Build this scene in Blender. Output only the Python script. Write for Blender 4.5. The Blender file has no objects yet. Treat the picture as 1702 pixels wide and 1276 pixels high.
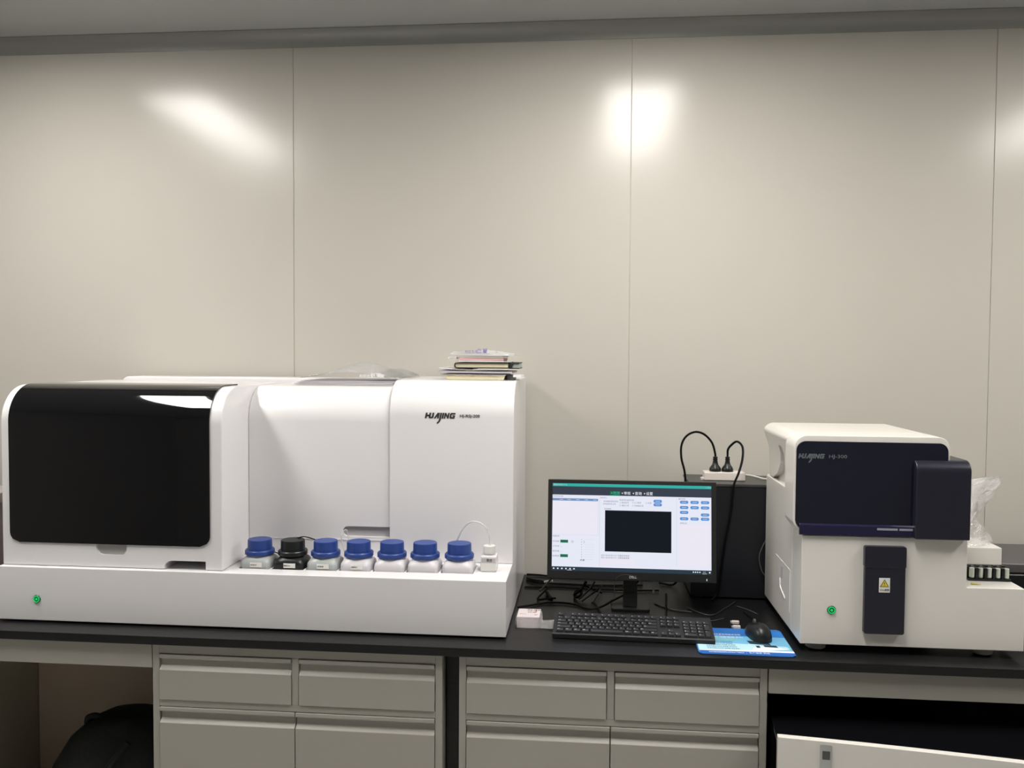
import bpy, bmesh, math, random
from mathutils import Vector, Matrix
random.seed(7)
S = bpy.context.scene
C = S.collection
PI = math.pi

# ---------------------------------------------------------------- camera
F, YAW, PITCH, ROLL = 1404.9, 0.0912, 0.0377, 0.0062
cd = bpy.data.cameras.new('camera'); cam = bpy.data.objects.new('camera', cd); C.objects.link(cam)
S.camera = cam
cd.sensor_fit = 'HORIZONTAL'; cd.sensor_width = 36.0; cd.lens = F / 1702 * 36.0; cd.clip_start = 0.02
fw = Vector((-math.sin(YAW), math.cos(YAW), 0)); rt = Vector((math.cos(YAW), math.sin(YAW), 0)); up = Vector((0, 0, 1))
fw2 = fw * math.cos(PITCH) - up * math.sin(PITCH); up2 = up * math.cos(PITCH) + fw * math.sin(PITCH)
rt3 = rt * math.cos(ROLL) + up2 * math.sin(ROLL); up3 = up2 * math.cos(ROLL) - rt * math.sin(ROLL)
M = Matrix((rt3, up3, -fw2)).transposed().to_4x4(); M.translation = Vector((-0.1362, -2.9756, 1.5904))
cam.matrix_world = M

# ---------------------------------------------------------------- world, exposure
w = bpy.data.worlds.new('world'); S.world = w; w.use_nodes = True
w.node_tree.nodes['Background'].inputs[0].default_value = (0.9, 0.95, 1.0, 1)
w.node_tree.nodes['Background'].inputs[1].default_value = 0.02
S.view_settings.view_transform = 'Standard'; S.view_settings.look = 'None'
S.view_settings.gamma = 1.0; S.view_settings.use_curve_mapping = False
S.view_settings.exposure = 0.0
LAMP = 36.0
CEIL = 2.72
# ceiling panel lamps: x centre, y centre of each 0.30 x 1.20 m panel
LAMPS = [(x, y) for y in (-1.25,) for x in (-1.97, 0.08, 2.04)]

# ---------------------------------------------------------------- materials
def mat(name, col, rough=0.5, metal=0.0, spec=0.5, coat=0.0, noise=0.0, nscale=8.0, bump=0.0, bscale=60.0, trans=0.0, alpha=1.0, emit=0.0, sss=0.0, stretch=(1, 1, 1), ior=1.45, coatr=0.05):
    m = bpy.data.materials.new(name); m.use_nodes = True
    nt = m.node_tree; b = nt.nodes['Principled BSDF']
    c = (col[0], col[1], col[2], 1)
    b.inputs['Base Color'].default_value = c; b.inputs['Roughness'].default_value = rough
    b.inputs['Metallic'].default_value = metal; b.inputs['Specular IOR Level'].default_value = spec
    b.inputs['Coat Weight'].default_value = coat; b.inputs['Coat Roughness'].default_value = coatr
    b.inputs['Transmission Weight'].default_value = trans; b.inputs['Alpha'].default_value = alpha
    b.inputs['IOR'].default_value = ior
    if sss: b.inputs['Subsurface Weight'].default_value = sss; b.inputs['Subsurface Radius'].default_value = (.02, .02, .02)
    if emit:
        b.inputs['Emission Color'].default_value = c; b.inputs['Emission Strength'].default_value = emit
    tc = nt.nodes.new('ShaderNodeTexCoord'); mp = nt.nodes.new('ShaderNodeMapping'); mp.inputs['Scale'].default_value = stretch
    nt.links.new(tc.outputs['Object'], mp.inputs['Vector'])
    n = nt.nodes.new('ShaderNodeTexNoise'); n.inputs['Scale'].default_value = nscale; n.inputs['Detail'].default_value = 4
    nt.links.new(mp.outputs[0], n.inputs['Vector'])
    r = nt.nodes.new('ShaderNodeMapRange'); r.inputs['To Min'].default_value = 1 - noise; r.inputs['To Max'].default_value = 1 + noise
    nt.links.new(n.outputs['Fac'], r.inputs['Value'])
    mx = nt.nodes.new('ShaderNodeVectorMath'); mx.operation = 'SCALE'; mx.inputs[0].default_value = col[:3]
    nt.links.new(r.outputs[0], mx.inputs['Scale'])
    if not emit: nt.links.new(mx.outputs[0], b.inputs['Base Color'])
    if bump:
        n2 = nt.nodes.new('ShaderNodeTexNoise'); n2.inputs['Scale'].default_value = bscale; n2.inputs['Detail'].default_value = 3
        nt.links.new(mp.outputs[0], n2.inputs['Vector'])
        bp = nt.nodes.new('ShaderNodeBump'); bp.inputs['Strength'].default_value = bump; bp.inputs['Distance'].default_value = 0.01
        nt.links.new(n2.outputs['Fac'], bp.inputs['Height']); nt.links.new(bp.outputs[0], b.inputs['Normal'])
    return m

def glow(name, col, s):
    m = bpy.data.materials.new(name); m.use_nodes = True; nt = m.node_tree
    for n in list(nt.nodes):
        if n.type != 'OUTPUT_MATERIAL': nt.nodes.remove(n)
    e = nt.nodes.new('ShaderNodeEmission'); e.inputs[0].default_value = (*col, 1); e.inputs[1].default_value = s
    nt.links.new(e.outputs[0], nt.nodes['Material Output'].inputs[0]); return m

m_wall = mat('painted_steel_wall', (.51, .487, .438), .205, spec=.42, noise=.012, nscale=2, bump=.02, bscale=4)
m_wall2 = mat('painted_side_wall', (.46, .45, .42), .5)
m_ceil = mat('ceiling_panel_paint', (.42, .43, .42), .5, noise=.02)
m_trim = mat('aluminium_cove', (.30, .30, .28), .45, metal=.2, noise=.03)
m_floor = mat('vinyl_floor', (.52, .52, .51), .35, noise=.1)
m_seam = mat('panel_joint', (.50, .48, .43), .5)
m_white = mat('white_enamel', (.74, .725, .735), .28, coat=.25, noise=.006)
m_white2 = mat('white_enamel_warm', (.74, .715, .67), .28, coat=.25, noise=.006)
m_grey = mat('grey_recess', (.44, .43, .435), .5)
m_gap = mat('dark_gap', (.02, .02, .02), .7)
m_black = mat('black_acrylic', (.004, .004, .005), .04, spec=.45, coat=.3)
m_indigo = mat('indigo_acrylic', (.008, .009, .019), .07, spec=.4, coat=.2)
m_indigo2 = mat('indigo_plastic', (.014, .014, .024), .3, spec=.5)
m_indigo3 = mat('indigo_acrylic_reflection', (.013, .012, .040), .12, spec=.5)  # bluer tone stands in for the counter reflected in the tilted strip
m_counter = mat('black_wood_grain_laminate', (.0085, .0085, .009), .30, spec=.35, noise=.35, nscale=14, stretch=(.4, 6, 6), bump=.08, bscale=40)
m_cab = mat('pale_cabinet_steel', (.36, .345, .305), .38, noise=.02, nscale=5)
m_ink = mat('dark_grey_ink', (.03, .03, .03), .5)
m_inkw = mat('pale_grey_ink', (.10, .12, .13), .5)
m_blue = mat('blue_plastic_cap', (.020, .052, .225), .38, noise=.05)
m_bottle = mat('translucent_polyethylene', (.60, .58, .61), .32, spec=.5)
m_bottles = mat('milky_polyethylene', (.66, .65, .635), .32, spec=.5)
m_bottleg = mat('translucent_greenish_polyethylene', (.385, .41, .405), .32, spec=.5)
m_blackp = mat('black_plastic', (.008, .010, .010), .35, noise=.05)
m_blackm = mat('matte_black_plastic', (.012, .012, .013), .5, bump=.05, bscale=400)
m_key = mat('black_key_plastic', (.018, .018, .019), .4)
m_label = mat('paper_label', (.72, .72, .68), .6)
m_labelgr = mat('grey_paper_label', (.45, .44, .44), .6)
m_tube = mat('clear_silicone_tube', (.85, .85, .86), .2, trans=.5, alpha=.75)
m_cable = mat('black_cable', (.002, .002, .002), .55, spec=.15)
m_cables = mat('black_cable_painted_sheen', (.030, .030, .032), .3)  # sheen on some cables put into a lighter base colour
m_cablew = mat('white_cable', (.66, .62, .57), .45)
m_strip = mat('white_socket_plastic', (.72, .66, .61), .4)
m_cream = mat('cream_page_block', (.74, .68, .47), .7, noise=.08, nscale=60, stretch=(.2, .2, 30))
m_paper = mat('white_paper', (.78, .76, .77), .7, noise=.05)
m_paperg = mat('grey_wrinkled_paper', (.42, .40, .44), .6, noise=.1, nscale=20)
m_pink = mat('pink_paper', (.74, .44, .43), .7)
m_leather = mat('black_leatherette', (.018, .018, .02), .45)
m_sage = mat('sage_page_block', (.36, .40, .36), .6)
m_yel = mat('warning_yellow', (.72, .55, .03), .5)
m_purple = mat('violet_print', (.10, .07, .28), .5)
m_tower = mat('black_painted_steel', (.011, .011, .014), .3, spec=.4)
m_towertop = mat('dark_grey_painted_steel', (.045, .043, .045), .35)
m_greyd = mat('dark_grey_plastic', (.085, .08, .08), .4)
m_glass = mat('pale_glass_tube', (.66, .70, .62), .15, alpha=.9)
m_bag = mat('backpack_nylon', (.006, .007, .008), .7, bump=.25, bscale=60)
m_metal = mat('brushed_steel', (.5, .5, .5), .3, metal=.9)
m_lampf = mat('lamp_frame', (.7, .7, .7), .4)
m_niche = mat('brown_grey_board', (.62, .50, .40), .6)
m_film = None
def film(name, a, col=(.9, .9, .9), rough=.12, bs=.6):
    m = bpy.data.materials.new(name); m.use_nodes = True; nt = m.node_tree
    for n in list(nt.nodes):
        if n.type != 'OUTPUT_MATERIAL': nt.nodes.remove(n)
    t = nt.nodes.new('ShaderNodeBsdfTransparent'); g = nt.nodes.new('ShaderNodeBsdfGlossy'); d = nt.nodes.new('ShaderNodeBsdfDiffuse')
    g.inputs['Roughness'].default_value = rough; g.inputs['Color'].default_value = (*col, 1); d.inputs['Color'].default_value = (*col, 1)
    m1 = nt.nodes.new('ShaderNodeMixShader'); m2 = nt.nodes.new('ShaderNodeMixShader')
    m1.inputs[0].default_value = .45; m2.inputs[0].default_value = a
    nt.links.new(d.outputs[0], m1.inputs[1]); nt.links.new(g.outputs[0], m1.inputs[2])
    nt.links.new(t.outputs[0], m2.inputs[1]); nt.links.new(m1.outputs[0], m2.inputs[2])
    nz = nt.nodes.new('ShaderNodeTexNoise'); nz.inputs['Scale'].default_value = 45; bp = nt.nodes.new('ShaderNodeBump')
    bp.inputs['Strength'].default_value = bs; bp.inputs['Distance'].default_value = .01
    nt.links.new(nz.outputs['Fac'], bp.inputs['Height'])
    for q in (g, d): nt.links.new(bp.outputs[0], q.inputs['Normal'])
    nt.links.new(m2.outputs[0], nt.nodes['Material Output'].inputs[0]); return m
m_film = film('clear_plastic_film', .30)
m_film2 = film('clear_plastic_film_thick', .62)
m_film3 = film('crinkled_plastic_film', .42, bs=1.6)
m_green = glow('green_led_ring', (.02, .55, .13), 1.0)
m_greend = mat('dark_green_button', (.01, .09, .04), .3)
m_lamp = glow('lamp_diffuser', (1.0, .965, .915), LAMP)

# ---------------------------------------------------------------- mesh helpers
def merge(bm, t, mi=0, mtx=None):
    if mtx is not None: bmesh.ops.transform(t, matrix=mtx, verts=t.verts)
    if mi is not None:
        for f in t.faces: f.material_index = mi
    me = bpy.data.meshes.new('tmp'); t.to_mesh(me); t.free(); bm.from_mesh(me); bpy.data.meshes.remove(me)
def nb(): return bmesh.new()
def bevel(t, b, seg=2, ang=.5):
    if b > 0:
        es = [e for e in t.edges if len(e.link_faces) == 2 and e.calc_face_angle(0) > ang]
        bmesh.ops.bevel(t, geom=es, offset=b, segments=seg, profile=.5, affect='EDGES', clamp_overlap=True)
def box(bm, x0, x1, y0, y1, z0, z1, b=0, seg=2, mi=0, mtx=None):
    t = nb(); bmesh.ops.create_cube(t, size=1)
    for v in t.verts: v.co = Vector(((x0 + x1) / 2 + v.co.x * (x1 - x0), (y0 + y1) / 2 + v.co.y * (y1 - y0), (z0 + z1) / 2 + v.co.z * (z1 - z0)))
    bevel(t, b, seg); merge(bm, t, mi, mtx); return bm
def prism(bm, pts, axis, a, b, bev=0, seg=2, mi=0, ang=.5, mtx=None):
    t = nb()
    f = {'x': lambda p, k: (k, p[0], p[1]), 'y': lambda p, k: (p[0], k, p[1]), 'z': lambda p, k: (p[0], p[1], k)}[axis]
    A = [t.verts.new(f(p, a)) for p in pts]; B = [t.verts.new(f(p, b)) for p in pts]
    n = len(pts); t.faces.new(A); t.faces.new(B[::-1])
    for i in range(n): t.faces.new((A[i], B[i], B[(i + 1) % n], A[(i + 1) % n]))
    bmesh.ops.recalc_face_normals(t, faces=t.faces[:])
    bevel(t, bev, seg, ang); merge(bm, t, mi, mtx); return bm
def rr(x0, x1, z0, z1, r, n=6):
    if not isinstance(r, (tuple, list)): r = (r,) * 4      # bl, br, tr, tl
    out = []
    for (cx, cz, a0), q in zip(((x0, z0, PI), (x1, z0, 1.5 * PI), (x1, z1, 0), (x0, z1, .5 * PI)), r):
        if q <= 0: out.append((cx, cz)); continue
        ox = cx + (q if cx == x0 else -q); oz = cz + (q if cz == z0 else -q)
        for k in range(n + 1):
            a = a0 + .5 * PI * k / n; out.append((ox + q * math.cos(a), oz + q * math.sin(a)))
    return out
def catmull(P, n=8):
    P = [Vector(p) for p in P]; Q = [2 * P[0] - P[1]] + P + [2 * P[-1] - P[-2]]; out = []
    for i in range(1, len(Q) - 2):
        for k in range(n):
            t = k / n
            out.append(.5 * ((2 * Q[i]) + (Q[i + 1] - Q[i - 1]) * t + (2 * Q[i - 1] - 5 * Q[i] + 4 * Q[i + 1] - Q[i + 2]) * t * t + (3 * Q[i] - Q[i - 1] - 3 * Q[i + 1] + Q[i + 2]) * t ** 3))
    out.append(P[-1]); return out
def tube(bm, pts, r, n=8, sm=8, mi=0):
    P = catmull(pts, sm) if sm else [Vector(p) for p in pts]
    t = nb(); T0 = (P[1] - P[0]).normalized(); N = T0.orthogonal().normalized(); rings = []
    for i, p in enumerate(P):
        T = (P[min(i + 1, len(P) - 1)] - P[max(i - 1, 0)]).normalized()
        N = (N - T * N.dot(T)).normalized(); B = T.cross(N)
        rings.append([t.verts.new(p + (N * math.cos(2 * PI * k / n) + B * math.sin(2 * PI * k / n)) * (r(i / (len(P) - 1)) if callable(r) else r)) for k in range(n)])
    for a, b in zip(rings, rings[1:]):
        for k in range(n): t.faces.new((a[k], a[(k + 1) % n], b[(k + 1) % n], b[k]))
    t.faces.new(rings[0][::-1]); t.faces.new(rings[-1]); bmesh.ops.recalc_face_normals(t, faces=t.faces[:])
    merge(bm, t, mi); return bm
def lathe(bm, prof, c=(0, 0, 0), n=36, mi=0, mtx=None):
    t = nb(); rings = []
    for r, z in prof: rings.append([t.verts.new((c[0] + r * math.cos(2 * PI * k / n), c[1] + r * math.sin(2 * PI * k / n), c[2] + z)) for k in range(n)])
    for a, b in zip(rings, rings[1:]):
        for k in range(n): t.faces.new((a[k], a[(k + 1) % n], b[(k + 1) % n], b[k]))
    t.faces.new(rings[0][::-1]); t.faces.new(rings[-1]); bmesh.ops.recalc_face_normals(t, faces=t.faces[:])
    merge(bm, t, mi, mtx); return bm
FRONT = lambda x, y, z: Matrix.Translation((x, y, z)) @ Matrix.Rotation(PI / 2, 4, 'X')     # text/plates read from -y
FLAT = lambda x, y, z, r=0: Matrix.Translation((x, y, z)) @ Matrix.Rotation(r, 4, 'Z')
def text(bm, s, size, mtx, mi=0, shear=0, off=0, ext=.0002, width=None, align='LEFT'):
    c = bpy.data.curves.new('t', 'FONT'); c.body = s; c.size = size; c.shear = shear; c.offset = off; c.extrude = ext; c.align_x = align
    c.resolution_u = 3
    o = bpy.data.objects.new('t', c); C.objects.link(o); dg = bpy.context.evaluated_depsgraph_get(); dg.update()
    me = bpy.data.meshes.new_from_object(o.evaluated_get(dg)); t = nb(); t.from_mesh(me)
    bpy.data.objects.remove(o); bpy.data.curves.remove(c); bpy.data.meshes.remove(me)
    if width and len(t.verts):
        xs = [v.co.x for v in t.verts]; k = width / (max(xs) - min(xs))
        for v in t.verts: v.co.x *= k
    merge(bm, t, mi, mtx); return bm
def cut(bm, cutters):
    def mk(b):
        me = bpy.data.meshes.new('c'); b.to_mesh(me); o = bpy.data.objects.new('c', me); C.objects.link(o); return o
    a = mk(bm)
    cs = [mk(c) for c in cutters]
    for c in cs:
        md = a.modifiers.new('b', 'BOOLEAN'); md.operation = 'DIFFERENCE'; md.solver = 'EXACT'; md.object = c
    dg = bpy.context.evaluated_depsgraph_get(); dg.update()
    me = bpy.data.meshes.new_from_object(a.evaluated_get(dg))
    out = nb(); out.from_mesh(me)
    for o in [a] + cs: bpy.data.objects.remove(o)
    for c in cutters: c.free()
    bm.free(); return out

# ---------------------------------------------------------------- object helpers
def finish(name, bm, mats, smooth=.6):
    me = bpy.data.meshes.new(name)
    if not isinstance(mats, (list, tuple)): mats = [mats]
    bm.to_mesh(me); bm.free()
    for m in mats: me.materials.append(m)
    for p in me.polygons: p.use_smooth = True
    me.set_sharp_from_angle(angle=smooth)
    o = bpy.data.objects.new(name, me); C.objects.link(o)
    wn = o.modifiers.new('weighted_normals', 'WEIGHTED_NORMAL'); wn.keep_sharp = True; wn.weight = 50
    return o
def tag(o, label, cat, group=None, kind=None):
    o['label'] = label; o['category'] = cat
    if group: o['group'] = group
    if kind: o['kind'] = kind
    return o
def thing(name, label, cat, loc=(0, 0, 0), rz=0, group=None):
    o = bpy.data.objects.new(name, None); C.objects.link(o); o.location = loc; o.rotation_euler = (0, 0, rz); o.empty_display_size = .05
    return tag(o, label, cat, group)
def part(name, bm, mats, parent, root=None, label=None, local=False):
    # meshes are drawn in world coordinates and shifted to the root's origin unless local
    if not local:
        r = root or parent
        bmesh.ops.transform(bm, matrix=Matrix.Translation(-r.location), verts=bm.verts)
    o = finish(name, bm, mats); o.parent = parent
    if label: o['label'] = label
    return o
def solo(name, bm, mats, label, cat, group=None, loc=None):
    if loc is None:
        n = len(bm.verts); loc = Vector((sum(v.co.x for v in bm.verts) / n, sum(v.co.y for v in bm.verts) / n, min(v.co.z for v in bm.verts)))
    loc = Vector(loc); bmesh.ops.transform(bm, matrix=Matrix.Translation(-loc), verts=bm.verts)
    o = finish(name, bm, mats); o.location = loc; return tag(o, label, cat, group)
def struct(name, bm, mats):
    o = finish(name, bm, mats); o['kind'] = 'structure'; return o
def copy_tree(o, parent=None):
    c = o.copy(); C.objects.link(c)
    if parent: c.parent = parent; c.matrix_parent_inverse = o.matrix_parent_inverse.copy()
    for ch in list(o.children): copy_tree(ch, c)
    return c

# ================================================================ SETTING
XL, XR, YF = -3.6, 3.4, -5.2
PW = 1.2001
b = nb()
# the back wall: steel sandwich panels with fine joints, each set at a hair of an angle
xs = [XL] + [k * PW for k in range(-3, 3) if XL < k * PW < XR] + [XR]
tilt = [.0010, -.0007, .0008, -.0009, .0007, -.001, .0008]
for i, (x0, x1) in enumerate(zip(xs, xs[1:])):
    box(b, x0 + .0009, x1 - .0009, 0, .05, 0, CEIL, b=.0010, seg=2, mi=0)
box(b, XL, XR, .0022, .06, 0, CEIL, mi=1)
struct('wall_back', b, [m_wall, m_seam])
struct('wall_left', box(nb(), XL - .05, XL, YF, .06, 0, CEIL), m_wall2)
struct('wall_right', box(nb(), XR, XR + .05, YF, .06, 0, CEIL), m_wall2)
struct('wall_front', box(nb(), XL, XR, YF - .05, YF, 0, CEIL), m_wall2)
struct('floor', box(nb(), XL, XR, YF, .06, -.05, 0), m_floor)
b = box(nb(), XL, XR, YF, .06, CEIL, CEIL + .05)
struct('ceiling', b, m_ceil)
# aluminium cove where the wall meets the ceiling
R_ = .05
pts = [(0, CEIL), (0, CEIL - R_), (-.003, CEIL - R_)]
for k in range(9):
    a = k / 8 * PI / 2
    pts.append((-.003 - (R_ - .006) * (1 - math.cos(a)), CEIL - R_ + (R_ - .003) * math.sin(a)))
pts.append((-R_, CEIL - .003)); pts.append((-R_, CEIL))
struct('trim_1', prism(nb(), pts, 'x', XL, XR), m_trim)

# ceiling lamps
def lamp_proto():
    t = thing('ceiling_light', '', 'ceiling light')
    b = nb(); o_ = [(-.16, -.61, .16, -.60), (-.16, .60, .16, .61), (-.16, -.60, -.15, .60), (.15, -.60, .16, .60)]
    for q in o_: box(b, q[0], q[2], q[1], q[3], -.012, 0, b=.001)
    part('frame', b, m_lampf, t, local=True)
    part('diffuser', box(nb(), -.15, .15, -.60, .60, -.008, -.001), m_lamp, t, local=True)
    return t
lp = lamp_proto()
where = ['over the left analyzer', 'over the middle of the bench', 'over the right analyzer']
for i, (x, y) in enumerate(LAMPS):
    o = lp if i == 0 else copy_tree(lp)
    o.location = (x, y, CEIL - .0005)
    tag(o, 'long flat ceiling light panel ' + where[i], 'ceiling light', 'flat panel lights in the ceiling')

# ================================================================ BENCH
WT = .80
t = thing('worktop', 'long black wood-grain laboratory worktop under both analyzers', 'worktop', (-.5, -.38, .775))
part('slab', box(nb(), -3.0, 1.9, -.769, -.002, .776, WT, b=.002), m_counter, t)
part('front_apron', box(nb(), .337, 1.9, -.752, -.732, .706, .775, b=.001), m_cab, t, label='pale steel apron over the right knee space')
part('front_apron', box(nb(), -2.178, -1.343, -.752, -.732, .706, .775, b=.001), m_cab, t, label='pale steel apron over the left knee space')
part('dark_gap_panel', box(nb(), -.520, -.483, -.70, -.68, 0, .775), m_counter, t, label='black upright panel standing in for the dark gap between the cabinets')  # black sheet put in for the dark void between the cabinets

def base_cabinet(x0, x1, label):
    t = thing('base_cabinet', label, 'cabinet', ((x0 + x1) / 2, -.38, 0))
    yf = -.750; w = .019; zt = .774; b = nb()
    # carcass as panels
    box(b, x0, x0 + w, yf, -.02, .0, zt, b=.001); box(b, x1 - w, x1, yf, -.02, .0, zt, b=.001)
    box(b, x0 + w, x1 - w, -.035, -.02, .0, zt)
    xm = (x0 + x1) / 2
    box(b, x0 + w, x1 - w, yf, yf + .03, zt - .027, zt, b=.001)
    box(b, x0 + w, x1 - w, yf, yf + .03, .598, .616, b=.001)
    box(b, xm - .0095, xm + .0095, yf, yf + .03, .616, zt - .027, b=.001)
    box(b, x0 + w, x1 - w, yf, yf + .4, .0, .10, b=.001)
    box(b, x0 + w, x1 - w, yf + .03, -.035, .600, .612)
    part('carcass', b, m_cab, t)
    def front(name, a, c, z0, z1):
        # pressed sheet front: upper lip, finger recess, sloping shoulder, flat face
        y = yf - .004
        prof = [(y, z0), (y, z1 - .044), (y + .011, z1 - .033), (y + .013, z1 - .016), (y + .002, z1 - .012), (y, z1 - .010), (y, z1), (y + .02, z1), (y + .02, z0)]
        part(name, prism(nb(), prof, 'x', a, c, bev=.0012, seg=2, ang=.3), m_cab, t)
    g = .0016
    front('drawer', x0 + w + g, xm - .0095 - g, .616 + g, zt - .027 - g)
    front('drawer', xm + .0095 + g, x1 - w - g, .616 + g, zt - .027 - g)
    front('door', x0 + w + g, xm - .0012, .10 + g, .598 - g)
    front('door', xm + .0012, x1 - w - g, .10 + g, .598 - g)
    return t
base_cabinet(-1.341, -.524, 'pale steel base cabinet with two drawers under the left analyzer')
base_cabinet(-.478, .334, 'pale steel base cabinet with two drawers under the monitor')
# neighbour at the far left: only its right flank is seen
t = thing('base_cabinet', 'dim cabinet flank at the left edge of the knee space', 'cabinet', (-2.6, -.38, 0))
part('carcass', box(nb(), -3.0, -2.181, -.74, -.02, 0, .774, b=.002), mat('dim_olive_steel', (.46, .44, .35), .5), t)
struct('trim_2', box(nb(), -2.178, -1.345, -.028, -.003, .0, .77), m_niche)
struct('trim_3', box(nb(), .338, 1.9, -.028, -.003, .0, .77), m_tower)

# ================================================================ LEFT ANALYZER
BX0, BX1 = -1.842, -.358
A = thing('clinical_analyzer', 'wide white analyzer with large black window and reagent ledge', 'analyzer', (-1.09, -.35, WT))
LZ = .961; YB = -.485
bot_x = [-1.096, -.997, -.899, -.801, -.703, -.606, -.506]
b = box(nb(), BX0, BX1, -.69, -.02, .806, LZ, b=.0022, seg=2)
cs = []
by0 = [-.632, -.630, -.628, -.625, -.622, -.619, -.616]
for x, y in zip(bot_x, by0): cs.append(box(nb(), x - .0465, x + .0465, y - .003, y + .094, LZ - .075, LZ + .02))
b = cut(b, cs)
part('base', b, m_white, A)
def bull(yf, zt, r, n=14, yb=-.16, zb=LZ + .0005):
    p = [(yb, zb), (yf, zb)]
    for k in range(n + 1):
        a = PI / 2 * k / n
        p.append((yf + r * (1 - math.cos(a)), zt - r * (1 - math.sin(a))))
    p.append((yb, zt)); return p
# right-hand tall column
part('right_housing', prism(nb(), bull(-.494, 1.503, .105, yb=-.0205), 'x', -.7305, BX1 + .001, bev=.0025, seg=2, ang=.6), m_white, A)
# middle cover with finger opening at its lower right
b = prism(nb(), bull(YB, 1.481, .105, yb=-.127), 'x', -1.171, -.7313, bev=.0012, seg=2, ang=.6)
pts = [(-.7325, 1.057), (-.7325, 1.030), (-.868, 1.030), (-.874, 1.033), (-.880, 1.040), (-.880, 1.046), (-.875, 1.053), (-.865, 1.057)]
pts = [(-.72, 1.060), (-.72, 1.029)] + [(-.862 - .015 * math.sin(a), 1.0445 - .0155 * math.cos(a)) for a in [i * PI / 8 for i in range(9)]]
b = cut(b, [prism(nb(), pts, 'y', -.6, YB + .012)])
part('middle_cover', b, m_white, A)
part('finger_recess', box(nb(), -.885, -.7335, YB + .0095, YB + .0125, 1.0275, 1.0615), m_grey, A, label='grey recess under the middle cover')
part('joint_strip', box(nb(), -1.168, -.734, YB - .0016, YB + .002, 1.0175, 1.0205), m_white, A)
# loading block with the dark door
blk0, blk1 = BX0 + .004, -1.172
b = prism(nb(), bull(-.672, 1.484, .105, yb=-.127), 'x', blk0, blk1, bev=.004, seg=3, ang=.6)
slot = prism(nb(), [(-1.345, .95), (-1.345, .972), (-1.341, .98), (-1.333, .985), (-1.321, .987), (-1.222, .987), (-1.222, .95)], 'y', -.70, -.55)
hand = prism(nb(), [(-1.552, 1.04), (-1.549, 1.012), (-1.541, 1.002), (-1.530, .998), (-1.478, .998), (-1.466, 1.002), (-1.459, 1.012), (-1.456, 1.04)], 'y', -.70, -.664)
b = cut(b, [slot, hand])
part('loading_block', b, m_white, A)
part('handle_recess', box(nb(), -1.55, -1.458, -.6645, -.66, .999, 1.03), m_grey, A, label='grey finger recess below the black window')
part('slot_liner', box(nb(), -1.344, -1.223, -.552, -.55, .963, .986), m_gap, A, label='black slot at the foot of the loading block')
# black window: a curved sheet that follows the bullnose, its corners rounded
def curved_window(x0, x1, z0, yf, zt, r, off, th, rc):
    path = []                                   # arc-length path (y,z,n) from bottom to over the top
    path += [(yf, z0 + (zt - r - z0) * k / 40, (-1, 0)) for k in range(40)]
    L = 22
    for k in range(L + 1):
        a = PI / 2 * k / L; path.append((yf + r * (1 - math.cos(a)), zt - r * (1 - math.sin(a)), (-math.cos(a), math.sin(a))))
    path.append((yf + r + .09, zt, (0, 1)))
    s = [0]
    for p, q in zip(path, path[1:]): s.append(s[-1] + math.hypot(q[0] - p[0], q[1] - p[1]))
    tot = s[-1]; t = nb(); rows = []; nx = 24
    for i, (p, si) in enumerate(zip(path, s)):
        d = min(si, tot - si); q = si if si < rc else (None)
        ins = rc - math.sqrt(max(0, rc * rc - (rc - si) ** 2)) if si < rc else 0
        rows.append([(x0 + ins + (x1 - x0 - 2 * ins) * j / nx) for j in range(nx + 1)])
    fr = []; bk = []
    for p, r_ in zip(path, rows):
        n = p[2]
        fr.append([t.verts.new((x, p[0] + n[0] * (off + th), p[1] + n[1] * (off + th))) for x in r_])
        bk.append([t.verts.new((x, p[0] + n[0] * off, p[1] + n[1] * off)) for x in r_])
    def grid(g, fl):
        for a, c in zip(g, g[1:]):
            for j in range(nx):
                f = (a[j], a[j + 1], c[j + 1], c[j]); t.faces.new(f if not fl else f[::-1])
    grid(fr, 0); grid(bk, 1)
    for a, c, d, e in zip(fr, fr[1:], bk, bk[1:]):
        t.faces.new((a[0], c[0], e[0], d[0])); t.faces.new((a[nx], d[nx], e[nx], c[nx]))
    for j in range(nx):
        t.faces.new((fr[0][j], bk[0][j], bk[0][j + 1], fr[0][j + 1])); t.faces.new((fr[-1][j], fr[-1][j + 1], bk[-1][j + 1], bk[-1][j]))
    bmesh.ops.remove_doubles(t, verts=t.verts, dist=1e-6)
    bmesh.ops.recalc_face_normals(t, faces=t.faces[:]); return t
part('window_door', curved_window(-1.812, -1.208, 1.030, -.672, 1.484, .105, .0004, .0035, .03), m_black, A, label='large glossy black window door')
# rear housing
pr = rr(-1.785, BX1 - .003, LZ + .001, 1.497, (0, 0, .02, .028))
part('rear_housing', prism(nb(), pr, 'y', -.125, -.022, bev=.004, seg=3, ang=.6), m_white, A)
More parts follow.
